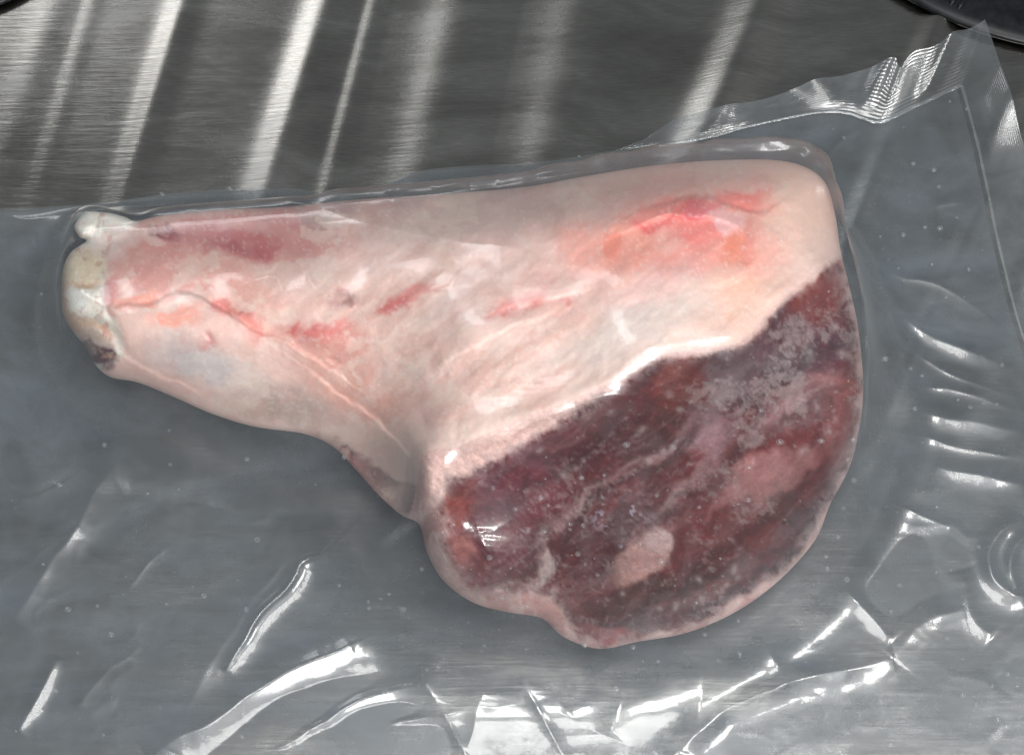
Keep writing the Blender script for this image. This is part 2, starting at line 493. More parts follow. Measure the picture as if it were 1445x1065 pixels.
def crease(pts, depth, w, u=LU, v=LV):
    d, par, _, _, sd_ = polydist(u, v, spline(pts, 5))
    wob = 1 + 0.5 * (fbm(u / 20, v / 20, 3, 2) - .5)
    return depth * np.exp(-(d / (w * wob)) ** 2) * np.sin(np.pi * np.clip(par, 0.02, 0.98)) ** 0.4


def step_fold(pts, height, w, u=LU, v=LV):
    """a lip: one side stands proud and falls off gently"""
    d, par, _, _, sg = polydist(u + 14 * (fbm(u / 30, v / 30, 1, 3) - .5), v + 14 * (fbm(u / 30, v / 30, 5, 3) - .5), spline(pts, 5))
    s = d * sg
    return 1.1 * height * sstep(-4, 4, s) * np.exp(-np.maximum(s, 0) / w) * np.sin(np.pi * np.clip(par, 0.02, 0.98)) ** 0.5


FOLDS = [([(150, 398), (155, 430), (210, 428), (250, 412), (300, 428), (350, 460), (420, 490), (480, 530)], -0.20, 30),
         ([(140, 375), (150, 395), (148, 425)], 0.16, 25),
         ([(880, 330), (910, 318), (945, 305), (985, 312), (1020, 310), (1048, 330), (1058, 358)], 0.16, 25),
         ([(900, 300), (960, 282), (1010, 280), (1060, 300), (1105, 285)], -0.13, 22),
         ([(990, 410), (1040, 395), (1085, 350)], 0.10, 30),
         ([(690, 440), (740, 428), (800, 415), (830, 405)], 0.10, 18),
         ([(170, 470), (180, 500), (230, 530), (300, 565)], -0.12, 20),
         ([(430, 520), (500, 570), (560, 620), (590, 660)], -0.12, 40),
         ([(620, 520), (700, 470), (790, 440)], 0.08, 30)]
for pts, hgt, w in FOLDS:
    Zt += bodyw * fprof * step_fold(pts, hgt, w)
for pts, dep, w in [([(196, 312), (186, 330), (150, 345), (118, 345)], -0.14, 9), ([(150, 300), (138, 318), (128, 338)], -0.12, 5),
                    ([(92, 400), (120, 402), (150, 400)], -0.10, 5), ([(108, 452), (140, 456), (166, 478), (172, 500)], -0.22, 7),
                    ([(150, 400), (148, 430), (158, 452), (172, 480)], -0.10, 7),
                    ([(290, 470), (298, 480), (290, 490)], -0.08, 4), ([(300, 425), (325, 440), (345, 442)], -0.1, 4),
                    ([(470, 412), (495, 415), (480, 428)], -0.07, 5), ([(460, 505), (480, 512)], -0.07, 4)]:
    Zt += bodyw * fprof * crease(pts, dep, w)
SEAMS = [([(1000, 560), (960, 610), (900, 655), (840, 690), (800, 725), (770, 760), (755, 800), (775, 845), (800, 865)], 7, .85),
         ([(890, 580), (850, 620), (800, 665), (740, 710), (690, 760)], 5, .30),
         ([(985, 665), (950, 695), (925, 725)], 9, .8), ([(800, 850), (850, 820), (905, 790)], 6, .45),
         ([(880, 895), (960, 850), (1040, 800), (1100, 760)], 12, .32), ([(1200, 520), (1130, 560), (1060, 610), (1000, 660)], 16, .30),
         ([(660, 690), (720, 660), (780, 610)], 6, .3), ([(1150, 640), (1090, 700), (1010, 760)], 16, .28)]
for pts, w, s in SEAMS:
    Zt += cutm * fprof * crease(pts, -0.10 * s, w)
PITCH = np.array([(905, 785, 46, 34, -40), (1080, 668, 52, 26, -20)])
for cx, cy_, a_, b_, an in PITCH:
    an = math.radians(an); x = (LU - cx) * math.cos(an) + (LV - cy_) * math.sin(an); y = -(LU - cx) * math.sin(an) + (LV - cy_) * math.cos(an)
    Zt += cutm * 0.18 * np.exp(-((x / a_) ** 2 + (y / b_) ** 2) ** 2)

# ---- colours (sRGB of the thing itself, plus painted shade in the notch pocket)
col = np.zeros(LU.shape + (3,)); col[:] = lin((247, 210, 199))
def paint(mask, c):
    global col
    col = col * (1 - mask[..., None]) + lin(c) * mask[..., None]


def blob(cx, cy_, a_, b_, an, c, s=1.0, soft=0.6, warp=1, gate=None):
    an = math.radians(an); uu, vv = (wu, wv) if warp else (wu2, wv2)
    x = (uu - cx) * math.cos(an) + (vv - cy_) * math.sin(an); y = -(uu - cx) * math.sin(an) + (vv - cy_) * math.cos(an)
    r = np.sqrt((x / a_) ** 2 + (y / b_) ** 2)
    m_ = s * (1 - sstep(1 - .62 * soft, 1 + .62 * soft, r))
    paint(m_ if gate is None else m_ * gate, c)


def line(pts, w, c, s=1.0, gate=None, warp=1):
    uu, vv = (wu, wv) if warp else (wu2, wv2)
    d, par, _, _, _ = polydist(uu, vv, spline(pts, 5))
    m_ = s * np.exp(-(d / w) ** 2) * np.sin(np.pi * np.clip(par, 0.03, 0.97)) ** 0.4
    paint(m_ if gate is None else m_ * gate, c)


# fat of the body
mott = fbm(LU / 70, LV / 55, 3, 4)
paint(0.55 * sstep(.42, .72, mott), (224, 186, 173))
paint(0.45 * sstep(.5, .8, fbm(LU / 60, LV / 60, 6, 4)), (234, 206, 194))
midw = np.exp(-(((LU - 640) / 230) ** 2 + ((LV - 480) / 150) ** 2) ** 1.5)
paint(0.6 * midw * sstep(.42, .68, fib), (216, 174, 160))
paint(0.35 * midw * sstep(.5, .75, fbm(ru / 70, rv / 12, 6, 4)), (228, 168, 150))
blob(660, 300, 230, 34, -4, (206, 178, 172), .65, .9)
blob(430, 300, 140, 22, -6, (170, 132, 130), .7, .8)
blob(320, 335, 150, 32, 2, (206, 122, 120), .85, .7)
blob(355, 345, 70, 20, 12, (190, 92, 96), .55, .8)
blob(232, 327, 24, 11, 15, (140, 42, 56), .95, .6, 0)
line([(235, 330), (270, 345), (330, 350), (390, 352)], 8, (170, 72, 80), .6)
blob(240, 378, 110, 36, 12, (226, 158, 148), .9, .5)
blob(330, 395, 80, 30, 28, (232, 172, 158), .7, .6)
blob(200, 420, 46, 14, -8, (246, 166, 148), .9, .5)
blob(158, 405, 8, 20, 10, (214, 112, 116), .8, .6, 0)
blob(300, 420, 24, 12, 35, (206, 92, 94), .8, .9, 0)
line([(295, 415), (330, 440), (370, 465), (420, 475)], 15, (240, 140, 128), .85)
line([(318, 432), (340, 441), (352, 444)], 4, (150, 66, 60), .6, None, 0)
blob(425, 470, 50, 11, -2, (208, 84, 86), .85, .9, 0)
blob(465, 480, 50, 26, 20, (222, 116, 112), .6, .8)
blob(242, 452, 34, 14, -5, (250, 170, 152), .9, .6)
line([(295, 468), (300, 480), (290, 490), (286, 480)], 5, (205, 100, 102), .8, None, 0)
blob(490, 545, 90, 46, 45, (224, 160, 146), .65, .8)
blob(285, 510, 70, 26, 20, (206, 198, 197), .75, .8)
blob(405, 568, 70, 22, 25, (184, 168, 158), .65, .9)
blob(365, 575, 40, 14, 10, (178, 150, 130), .5, .8)
blob(485, 425, 30, 16, -10, (196, 152, 146), .7, .7)
line([(470, 412), (495, 412), (492, 425), (478, 430)], 3.5, (150, 88, 84), .6, None, 0)
blob(575, 418, 46, 10, -28, (224, 122, 118), .75, 1.0, 0)
blob(555, 432, 26, 8, -28, (204, 84, 84), .6, .7, 0)
blob(742, 428, 52, 11, -20, (220, 104, 104), .8, 1.0, 0)
blob(805, 420, 16, 10, 20, (214, 92, 92), .85, .7, 0)
blob(790, 415, 90, 36, -15, (236, 172, 160), .5, .9)
blob(690, 640, 60, 30, -35, (240, 196, 178), .6, .8)
blob(785, 540, 50, 14, -30, (240, 164, 144), .7, .8)
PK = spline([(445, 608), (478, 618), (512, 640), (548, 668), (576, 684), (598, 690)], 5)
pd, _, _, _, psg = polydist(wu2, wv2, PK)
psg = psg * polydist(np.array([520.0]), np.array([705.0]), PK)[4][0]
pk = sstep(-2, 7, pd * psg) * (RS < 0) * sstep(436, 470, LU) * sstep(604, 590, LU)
paint(.95 * pk, (72, 38, 44))  # dark flesh of the notch pocket, with its shade painted in
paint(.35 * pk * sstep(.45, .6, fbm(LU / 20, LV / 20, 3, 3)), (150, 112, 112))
line([(440, 612), (480, 632), (520, 668)], 5, (176, 84, 86), .7, None, 0)
memb = fbm((ru + 60 * fbm(LU / 50, LV / 50, 7, 3)) / 85, (rv + 60 * fbm(LU / 60, LV / 60, 1, 3)) / 26, 4, 5, .6)
mg = np.exp(-(((LU - 650) / 250) ** 2 + ((LV - 500) / 150) ** 2) ** 2)
paint(.36 * mg * sstep(.53, .66, memb), (236, 212, 200))
paint(.36 * mg * sstep(.50, .36, memb), (214, 166, 154))
paint(.4 * (1 - mg) * sstep(.50, .68, fbm(wu / 60, wv / 44, 3, 4, .5)), (226, 178, 168))
paint(.5 * sstep(.56, .66, fbm(wu / 60, wv / 46, 7, 5, .6)), (240, 214, 200))
vn = 1 - np.abs(2 * fbm(wu / 70, wv / 60, 6, 3) - 1)
paint(.16 * sstep(.955, .995, vn) * sstep(.4, .6, fbm(LU / 90, LV / 90, 2, 2)), (206, 128, 124))
# pink patch near the top of the cut
blob(1000, 335, 200, 92, -8, (242, 178, 166), .85, .9)
blob(1025, 430, 100, 44, -10, (243, 184, 158), .8, .8)
blob(868, 350, 74, 36, -12, (246, 164, 146), .85, .7)
blob(865, 345, 16, 18, 0, (244, 140, 118), .7, .6, 0)
blob(935, 300, 46, 20, -20, (244, 150, 140), .85, .5, 0)
line([(892, 305), (912, 325), (950, 308)], 6, (232, 106, 104), .85, None, 0)
blob(985, 318, 44, 28, 10, (234, 124, 118), .8, .8, 0)
blob(990, 296, 26, 14, -10, (226, 118, 124), .8, .5, 0)
line([(962, 300), (972, 285), (1000, 282)], 7, (228, 104, 100), .6, None, 0)
blob(1058, 285, 52, 16, 4, (244, 136, 126), .85, .6, 0)
blob(1030, 318, 30, 13, 25, (246, 190, 188), .8, .5, 0)
blob(1042, 352, 27, 26, -20, (232, 136, 110), .9, .7, 0)
blob(1058, 338, 12, 30, 10, (214, 116, 112), .55, .7, 0)
blob(968, 372, 50, 22, -10, (240, 142, 128), .7, .7)
blob(930, 420, 70, 40, -30, (226, 200, 194), .55, .9)
blob(1080, 345, 30, 40, 10, (240, 176, 160), .6, .8)
blob(1130, 300, 44, 80, -10, (244, 208, 190), .75, .7)
blob(900, 470, 130, 34, -22, (232, 214, 204), .7, .8)
# fat lip at the rim
rimband = np.exp(-((RS + 14) / 24) ** 2)
paint(0.6 * rimband * bodyw, (244, 214, 202))
# shank joint (cartilage)
JOINT = spline([(80, 290), (150, 290), (196, 300), (188, 318), (165, 340), (150, 365), (148, 395), (146, 430), (162, 452), (172, 480), (168, 506), (120, 520), (70, 460), (70, 350)], 4, True)
jd = polydist(LU + 4 * (fbm(LU / 12, LV / 12, 4) - .5), LV, JOINT, True)[0]
jin = np.where(inside(LU, LV, JOINT), jd, -jd)
jm = sstep(-5, 5, jin)
paint(jm, (238, 230, 219))
blob(160, 345, 34, 18, -20, (236, 206, 198), .8, .8, 0)
blob(122, 378, 30, 22, -10, (226, 204, 172), .85, .7, 0, jm)
line([(90, 400), (115, 401), (148, 398)], 4, (206, 160, 124), .8, jm, 0)
line([(88, 375), (87, 400), (92, 440), (104, 465)], 3.5, (196, 128, 84), .7, jm, 0)
blob(122, 425, 28, 18, 10, (246, 242, 234), .9, .5, 0, jm)
blob(122, 462, 40, 12, 15, (208, 172, 150), .9, .5, 0, jm)
blob(140, 476, 34, 10, 20, (222, 196, 184), .8, .5, 0, jm)
blob(144, 500, 26, 16, 20, (98, 62, 72), 1., .45, 0)
blob(128, 492, 14, 10, 0, (112, 78, 92), .8, .5, 0)
line([(150, 300), (140, 318), (130, 336)], 3, (190, 170, 152), .8, jm, 0)
paint(.35 * jm * sstep(.52, .66, fbm(wu2 / 16, wv2 / 16, 3, 4, .6)), (214, 186, 160))
paint(.45 * jm * sstep(.62, .70, fbm(wu2 / 14, wv2 / 14, 6, 4, .6)), (188, 120, 104))
line([(152, 400), (150, 425), (160, 448)], 4, (200, 130, 122), .6, None, 0)
# cut face
fringe = RS + 20 * (fbm(LU / 26, LV / 26, 3, 4, .55) - .5)
# the fat cover round the cut: thick on the left and upper left, thin elsewhere
thick = np.clip(tps([(600, 700, 36), (640, 800, 22), (700, 850, 12), (760, 860, 28), (700, 640, 34), (760, 595, 26), (850, 560, 9), (920, 505, 3), (1000, 500, 4), (1080, 450, 2), (1190, 370, 2), (1215, 500, 1), (1200, 640, 3), (1100, 810, 6), (960, 885, 8), (845, 905, 4)])(LU, LV) + 12 * (fbm(LU / 50, LV / 50, 1, 2) - .5), 0, 45)
edge_d = np.minimum(np.maximum(RS, 0), SD)
mus = sstep(-6, 7, edge_d - thick + 15 * (fbm(LU / 22, LV / 22, 2, 4, .55) - .5)) * sstep(-2, 9, fringe)
mus_gate = mus
fatrim = (RS > 0) * (1 - mus)
paint(0.7 * fatrim, (228, 186, 178))
paint(0.7 * fatrim * sstep(.45, .62, fbm(wu / 40, wv / 40, 4, 4)) * sstep(640, 760, LV), (196, 128, 122))
mcol = np.zeros_like(col); mcol[:] = lin((98, 34, 40))
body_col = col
col = mcol
paint(0.8 * sstep(.4, .65, fbm(LU / 60, LV / 45, 4, 4)), (70, 24, 28))
blob(720, 690, 110, 60, -38, (104, 36, 52), .85, .7)
blob(860, 620, 90, 40, -35, (80, 22, 30), .8, .7)
blob(900, 690, 130, 60, -38, (80, 26, 28), .7, .8)
blob(1040, 730, 120, 70, -40, (86, 34, 34), .6, .8)
blob(1060, 640, 110, 46, -30, (112, 42, 44), .7, .8)
blob(960, 535, 40, 46, 0, (124, 52, 42), .9, .6)
blob(1150, 420, 50, 30, -45, (138, 60, 50), .95, .6)
blob(1180, 375, 20, 30, 0, (150, 84, 80), .7, .6)
blob(1110, 500, 110, 50, -25, (92, 64, 74), .8, .7)
blob(1185, 545, 36, 16, 10, (142, 52, 42), .9, .5, 0)
blob(1130, 570, 70, 24, -30, (168, 122, 124), .75, .7)
blob(1190, 600, 26, 60, 10, (146, 88, 88), .7, .7)
blob(1120, 770, 70, 34, -48, (66, 46, 50), .85, .7)
blob(960, 845, 140, 26, -24, (62, 38, 42), .85, .6)
blob(845, 845, 70, 26, -10, (92, 62, 62), .7, .7)
blob(640, 725, 28, 40, 15, (160, 70, 58), .8, .8)
blob(690, 830, 60, 24, 20, (166, 84, 80), .9, .6)
blob(650, 790, 26, 34, 0, (184, 118, 112), .8, .7)
blob(845, 898, 66, 16, 6, (170, 92, 94), .95, .6, 0)
blob(700, 790, 50, 34, -30, (96, 48, 58), .8, .6)
blob(1000, 605, 40, 30, -40, (162, 122, 128), .75, .7)
blob(1080, 668, 56, 30, -18, (172, 118, 116), .85, .6)
blob(1035, 700, 50, 14, -35, (150, 104, 104), .7, .7)
blob(905, 788, 42, 26, -38, (190, 146, 138), .98, .4, 0)
blob(925, 765, 20, 16, -20, (184, 158, 154), .8, .4, 0)
blob(768, 800, 10, 22, 10, (196, 178, 172), .95, .5, 0)
blob(1190, 690, 10, 40, 20, (186, 150, 148), .6, .7, 0)
blob(1150, 750, 14, 30, 40, (168, 146, 144), .6, .6, 0)
line([(965, 890), (1030, 862), (1090, 822)], 9, (190, 152, 150), .8)
for pts, w, s in SEAMS:
    line(pts, w * .75, (178, 146, 146), s * .6)
wru = ru + 70 * fbm(LU / 55, LV / 55, 3, 4); wrv = rv + 70 * fbm(LU / 55, LV / 55, 6, 4)
bun = fbm(wru / 95, wrv / 36, 5, 5, .62)
paint(.45 * sstep(.52, .38, bun), (58, 22, 28))
paint(.35 * sstep(.56, .70, bun), (118, 46, 50))
paint(.22 * sstep(.52, .66, fbm(wru / 34, wrv / 14, 2, 4, .6)), (126, 62, 64))
bs = 1 - np.abs(2 * fbm(ru / 150, rv / 44, 7, 3) - 1)
paint(.22 * sstep(.95, .995, bs), (150, 110, 110))
for pts, w, s_ in [([(1010, 575), (965, 625), (905, 668), (845, 704), (806, 738), (780, 775), (766, 812)], 7, .8), ([(905, 560), (860, 605), (810, 650), (750, 695), (700, 745), (670, 800)], 8, .6),
                   ([(1180, 540), (1110, 590), (1040, 640), (985, 690), (930, 740), (870, 800), (820, 850)], 9, .6), ([(1180, 640), (1120, 700), (1040, 765), (960, 815), (890, 860)], 11, .7),
                   ([(800, 610), (740, 650), (690, 690), (650, 740)], 6, .45), ([(1195, 480), (1120, 520), (1050, 560), (1010, 575)], 9, .5)]:
    line(pts, w, (48, 18, 24), s_ * .75)
blob(905, 788, 46, 24, -40, (172, 126, 120), .9, .9)
blob(926, 764, 20, 17, -20, (182, 154, 150), .7, .5, 0)
blob(1080, 668, 58, 26, -22, (166, 112, 112), .6, 1.0)
blob(768, 800, 9, 20, 10, (178, 152, 148), .7, .9, 0)
# frost: crystals in clumps
fr = fbm(wu2 / 9, wv2 / 9, 1, 4, .7); frc = fbm(LU / 60, LV / 50, 7, 3)
frd = np.clip(tps([(1130, 480, 1.0), (1050, 530, .9), (1190, 430, .5), (960, 540, .35), (900, 620, .2), (860, 720, .35), (930, 830, .5), (1080, 760, .55), (1000, 700, .35), (700, 700, .35), (680, 800, .55), (760, 640, .3), (1190, 620, .3), (800, 830, .5), (1150, 420, .25)])(LU, LV), 0.05, 1)
fm = sstep(.66 - .20 * frd, .82 - .18 * frd, .55 * fr + .45 * frc + .10 * (frc - .5))
paint(.48 * fm * (.2 + .8 * frd), (186, 166, 164))
sm_ = fbm(wru / 60, wrv / 22, 1, 5, .65)
paint(.24 * sstep(.56, .70, sm_) * np.clip(frd * 1.3, 0, 1), (150, 130, 134))
spk = np.zeros_like(LU)
rs = np.random.RandomState(21)
for _ in range(1100):
    cu, cv_ = rs.uniform(600, 1220), rs.uniform(360, 910)
    i0 = int((cv_ - gv[0]) / STEP); j0 = int((cu - gu[0]) / STEP)
    if not (6 < i0 < LU.shape[0] - 7 and 6 < j0 < LU.shape[1] - 7) or frd[i0, j0] * (.4 + 1.2 * frc[i0, j0]) < rs.rand() * .9:
        continue
    r_ = 0.9 + 4.2 * rs.rand() ** 5
    sl = np.s_[i0 - 5:i0 + 6, j0 - 5:j0 + 6]
    ex = 1 + rs.rand()
    an_ = rs.rand() * 3.14
    x_ = (LU[sl] - cu) * math.cos(an_) + (LV[sl] - cv_) * math.sin(an_); y_ = -(LU[sl] - cu) * math.sin(an_) + (LV[sl] - cv_) * math.cos(an_)
    spk[sl] = np.maximum(spk[sl], rs.uniform(.3, 1) * np.exp(-((x_ / ex) ** 2 + y_ ** 2) / r_ ** 2))
paint(.45 * spk, (200, 184, 182))
clus = sstep(.60, .68, fbm(LU / 10, LV / 10, 5, 3, .7)) * np.exp(-(((LU - 872) / 32) ** 2 + ((LV - 722) / 24) ** 2))
paint(.9 * clus, (182, 172, 186))
mcol = col * 0.88
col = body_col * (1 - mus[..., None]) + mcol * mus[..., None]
# pale ice bloom where fat meets muscle
paint(.35 * np.exp(-((edge_d - thick) / 12) ** 2) * (RS > -8) * sstep(.3, .62, fr), (222, 196, 194))
# frost on the fat
paint(.22 * bodyw * sstep(.62, .75, fbm(LU / 5, LV / 5, 3, 3, .7)), (244, 236, 232))

Zt = np.maximum(Zt, 0.7) * 0.01
TOP = P(LU, LV, Zt + FLOOR)
zb = FLOOR + 0.01 * ZE * (1 - fprof) ** 1.0 + 0.0008
zb = np.minimum(zb, TOP[..., 2] - 0.0005)
BOT = P(LU, LV, np.where(edge, TOP[..., 2], zb))

lamb = empty('lamb_leg', (0, 0, 0), 'frozen leg of lamb, pink fat and dark frosted cut face, sealed in the clear bag', 'meat')
ids = -np.ones(near.shape, int); ids[used] = np.arange(used.sum())
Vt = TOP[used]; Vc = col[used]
# vertex normals of the whole top, shared by the parts cut from it
A = TOP
du = np.gradient(A, axis=1); dv = np.gradient(A, axis=0)
nrm = np.cross(dv, du); nrm /= np.linalg.norm(nrm, axis=-1, keepdims=True) + 1e-12
nrm[SD < 9] = 0.0                          # the border takes the mesh's own normals
ii, jj = np.nonzero(quad_ok)
Q = np.stack([ids[ii, jj], ids[ii + 1, jj], ids[ii + 1, jj + 1], ids[ii, jj + 1]], -1)
qc_rs = RS[ii, jj]; qc_j = jin[ii, jj]
pit = np.zeros(len(ii), int)
for k, (cx, cy_, a_, b_, an) in enumerate(PITCH):
    an = math.radians(an); uu = wu2[ii, jj]; vv = wv2[ii, jj]
    x = (uu - cx) * math.cos(an) + (vv - cy_) * math.sin(an); y = -(uu - cx) * math.sin(an) + (vv - cy_) * math.cos(an)
    pit[((x / (a_ * .95)) ** 2 + (y / (b_ * .95)) ** 2) < 1] = k + 1
knob = (qc_j > 0) & (GV[ii, jj] < 342)
part_id = np.where(qc_j > 0, np.where(knob, 3, 2), np.where(qc_rs > 0, np.where(pit > 0, 3 + pit, 1), 0))
M_FAT = meat_material('lamb_fat', 0.22, 0.5, 1400.0, 0.045, 0.10)
M_CUT = meat_material('lamb_muscle', 0.08, 0.45, 1700.0, 0.20, 0.45)
M_BONE = meat_material('cartilage', 0.30, 0.5, 900.0, 0.09, 0.35)


def sub_mesh(name, quads, mt, parent, extra=None):
    vid, inv = np.unique(quads.ravel(), return_inverse=True)
    me = make_mesh(name, Vt[vid], inv.reshape(-1, 4))
    at = me.attributes.new('col', 'FLOAT_COLOR', 'POINT')
    at.data.foreach_set('color', np.concatenate([Vc[vid], np.ones((len(vid), 1))], 1).astype(np.float32).ravel())
    me.normals_split_custom_set_from_vertices([tuple(n) for n in nrm[used][vid]])
    return link(name, me, mt, parent)


# body with its underside in one mesh
Qb = Q[part_id == 0]
under = np.stack([ids[ii, jj], ids[ii, jj + 1], ids[ii + 1, jj + 1], ids[ii + 1, jj]], -1)
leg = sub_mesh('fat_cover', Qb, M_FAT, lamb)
cut = sub_mesh('cut_face', Q[part_id == 1], M_CUT, lamb); cut['label'] = 'dark maroon frosted cut face of the leg'
jo = sub_mesh('shank_joint', Q[part_id == 2], M_BONE, lamb); jo['label'] = 'white cartilage end of the shank'
sub_mesh('knuckle', Q[part_id == 3], M_BONE, jo)
sub_mesh('fat_kernel', Q[part_id == 4], M_CUT, cut)
sub_mesh('fat_kernel', Q[part_id == 5], M_CUT, cut)
um = make_mesh('underside', BOT[used], under)
at = um.attributes.new('col', 'FLOAT_COLOR', 'POINT')
at.data.foreach_set('color', np.concatenate([Vc, np.ones((len(Vc), 1))], 1).astype(np.float32).ravel())
link('underside', um, M_FAT, lamb)

# ------------------------------------------------------------------ the bag
# outlines on the photo; film lies near the drainer there
POUCH_TOP = [(-190, 285), (-60, 296), (0, 294), (60, 292), (95, 290), (160, 284), (250, 272), (340, 266), (400, 265), (470, 272), (520, 270), (555, 254), (600, 240), (680, 233), (740, 231), (810, 222), (870, 212), (930, 206),
             (1000, 194), (1060, 178), (1150, 160), (1195, 160), (1240, 173), (1290, 152), (1357, 121)]
POUCH_RIGHT = [(1357, 121), (1376, 190), (1392, 260), (1404, 320), (1420, 390), (1436, 450), (1470, 560), (1560, 860), (1650, 1180)]
SEAL_TOP_OUT = [(870, 212), (910, 196), (950, 170), (985, 160), (1050, 148), (1105, 132), (1160, 115), (1215, 100), (1258, 87), (1264, 92), (1270, 98), (1276, 90), (1290, 76), (1320, 66), (1345, 50), (1370, 40), (1390, 28)]
SEAL_RIGHT_OUT = [(1390, 28), (1408, 82), (1425, 145), (1446, 210), (1470, 290), (1500, 390), (1540, 520), (1620, 840), (1700, 1160)]

# obstacle on a plan grid, then a membrane drawn down over it
HX = 0.0015
bx = np.arange(-0.27, 0.27, HX); by = np.arange(-0.21, 0.19, HX)
OB = np.full((len(by), len(bx)), FLOOR + 0.0006)
pts = TOP[used]
ix = np.clip(np.round((pts[:, 0] - bx[0]) / HX).astype(int), 0, len(bx) - 1); iy = np.clip(np.round((pts[:, 1] - by[0]) / HX).astype(int), 0, len(by) - 1)
np.maximum.at(OB, (iy, ix), pts[:, 2] + 0.0010)
for _ in range(2):                           # close pin holes
    nb = np.maximum.reduce([np.roll(OB, s, a_) for s in (1, -1) for a_ in (0, 1)])
    nbmin = np.minimum.reduce([np.roll(OB, s, a_) for s in (1, -1) for a_ in (0, 1)])
    OB = np.maximum(OB, nbmin)
for _ in range(1):
    OB = np.maximum(OB, np.maximum.reduce([np.roll(OB, s, a_) for s in (1, -1) for a_ in (0, 1)]) - 0.0006)
OB0 = OB.copy()
for _ in range(18):
    OB = 0.2 * (OB + np.roll(OB, 1, 0) + np.roll(OB, -1, 0) + np.roll(OB, 1, 1) + np.roll(OB, -1, 1))
gapm = np.maximum(OB0 + 0.0002 - OB, 0)
for _ in range(6):
    gapm = np.maximum(gapm, 0.92 * np.maximum.reduce([np.roll(gapm, s_, a_) for s_ in (1, -1) for a_ in (0, 1)]))
for _ in range(6):
    gapm = 0.2 * (gapm + np.roll(gapm, 1, 0) + np.roll(gapm, -1, 0) + np.roll(gapm, 1, 1) + np.roll(gapm, -1, 1))
OB = OB + gapm
FZ = OB.copy()
PRESS = 130.0
BX, BY = np.meshgrid(bx, by)
PRESSF = PRESS * (0.25 + 1.5 * fbm(BX * 26, BY * 26, 4, 3))
for it in range(900):
    av = 0.25 * (np.roll(FZ, 1, 0) + np.roll(FZ, -1, 0) + np.roll(FZ, 1, 1) + np.roll(FZ, -1, 1)) - PRESSF * HX * HX / 4
    FZ = np.maximum(OB, av)
for _ in range(2):
    FZ = np.maximum(OB, 0.2 * (FZ + np.roll(FZ, 1, 0) + np.roll(FZ, -1, 0) + np.roll(FZ, 1, 1) + np.roll(FZ, -1, 1)))
SM = FZ.copy()
for _ in range(22):
    SM = 0.2 * (SM + np.roll(SM, 1, 0) + np.roll(SM, -1, 0) + np.roll(SM, 1, 1) + np.roll(SM, -1, 1))
FZ = np.maximum(OB, SM)


CL = (((FZ - OB) < 0.0008) & (OB0 > FLOOR + 0.006)).astype(float)
for _ in range(10):
    CL = 0.2 * (CL + np.roll(CL, 1, 0) + np.roll(CL, -1, 0) + np.roll(CL, 1, 1) + np.roll(CL, -1, 1))


def sample(Fg, x, y):
    fx = np.clip((x - bx[0]) / HX, 0, len(bx) - 1.001); fy = np.clip((y - by[0]) / HX, 0, len(by) - 1.001)
    i = fx.astype(int); j = fy.astype(int); a_ = fx - i; b_ = fy - j
    return (Fg[j, i] * (1 - a_) + Fg[j, i + 1] * a_) * (1 - b_) + (Fg[j + 1, i] * (1 - a_) + Fg[j + 1, i + 1] * a_) * b_


def resamp(pts_, n):
    s = spline(pts_, 12); d = np.concatenate([[0], np.cumsum(np.hypot(*np.diff(s, axis=0).T))])
    tt = np.linspace(0, d[-1], n)
    return np.stack([np.interp(tt, d, s[:, 0]), np.interp(tt, d, s[:, 1])], -1)


def patch(top, right, bottom, left):
    """transfinite grid between four border polylines given in plan"""
    n = len(top); m_ = len(right)
    s = np.linspace(0, 1, n)[None, :, None]; t_ = np.linspace(0, 1, m_)[:, None, None]
    c = (1 - t_) * top[None] + t_ * bottom[None] + (1 - s) * left[:, None] + s * right[:, None]
    c -= (1 - s) * (1 - t_) * top[0] + s * (1 - t_) * top[-1] + (1 - s) * t_ * bottom[0] + s * t_ * bottom[-1]
    return c


ZEDGE = FLOOR + 0.0012
NC, NR = 840, 560
top_xy = P(*resamp(POUCH_TOP, NC).T, ZEDGE)[:, :2]
right_xy = P(*resamp(POUCH_RIGHT, NR).T, ZEDGE)[:, :2]
bl = P(-190, 1180, ZEDGE)[:2]
bot_xy = bl + (right_xy[-1] - bl) * np.linspace(0, 1, NC)[:, None]
left_xy = top_xy[0] + (bl - top_xy[0]) * np.linspace(0, 1, NR)[:, None]
XY = patch(top_xy, right_xy, bot_xy, left_xy)
fz = sample(FZ, XY[..., 0], XY[..., 1])
er = np.linspace(0, 1, NR)[:, None] * np.ones((1, NC)); ec = np.linspace(0, 1, NC)[None, :] * np.ones((NR, 1))
edge_fade = sstep(0, .05, er) * sstep(0, .03, 1 - ec)
FV = np.stack([XY[..., 0], XY[..., 1], fz], -1)
fu, fv = project(FV)
over = sample(OB, XY[..., 0], XY[..., 1]) > FLOOR + 0.004     # resting on meat
overs = np.clip((fz - FLOOR - 0.002) / 0.02, 0, 1)

wr = np.zeros_like(fz)
# loose undulation of the film
loose = (1 - 0.72 * overs) * edge_fade
wr += loose * 0.0024 * (fbm(fu / 260 + 3, fv / 190, 3, 2) - 0.3)
rid = 1 - np.abs(2 * fbm(fu / 150 + .3 * fbm(fu / 60, fv / 60, 2), fv / 110, 6, 3) - 1)
wr += loose * 0.00015 * np.clip(rid - .72, 0, 1) / .28
rid2 = 1 - np.abs(2 * fbm(fu / 60, fv / 46, 1, 3) - 1)
wr += (0.25 + .75 * loose) * edge_fade * 0.00004 * np.clip(rid2 - .7, 0, 1) / .3
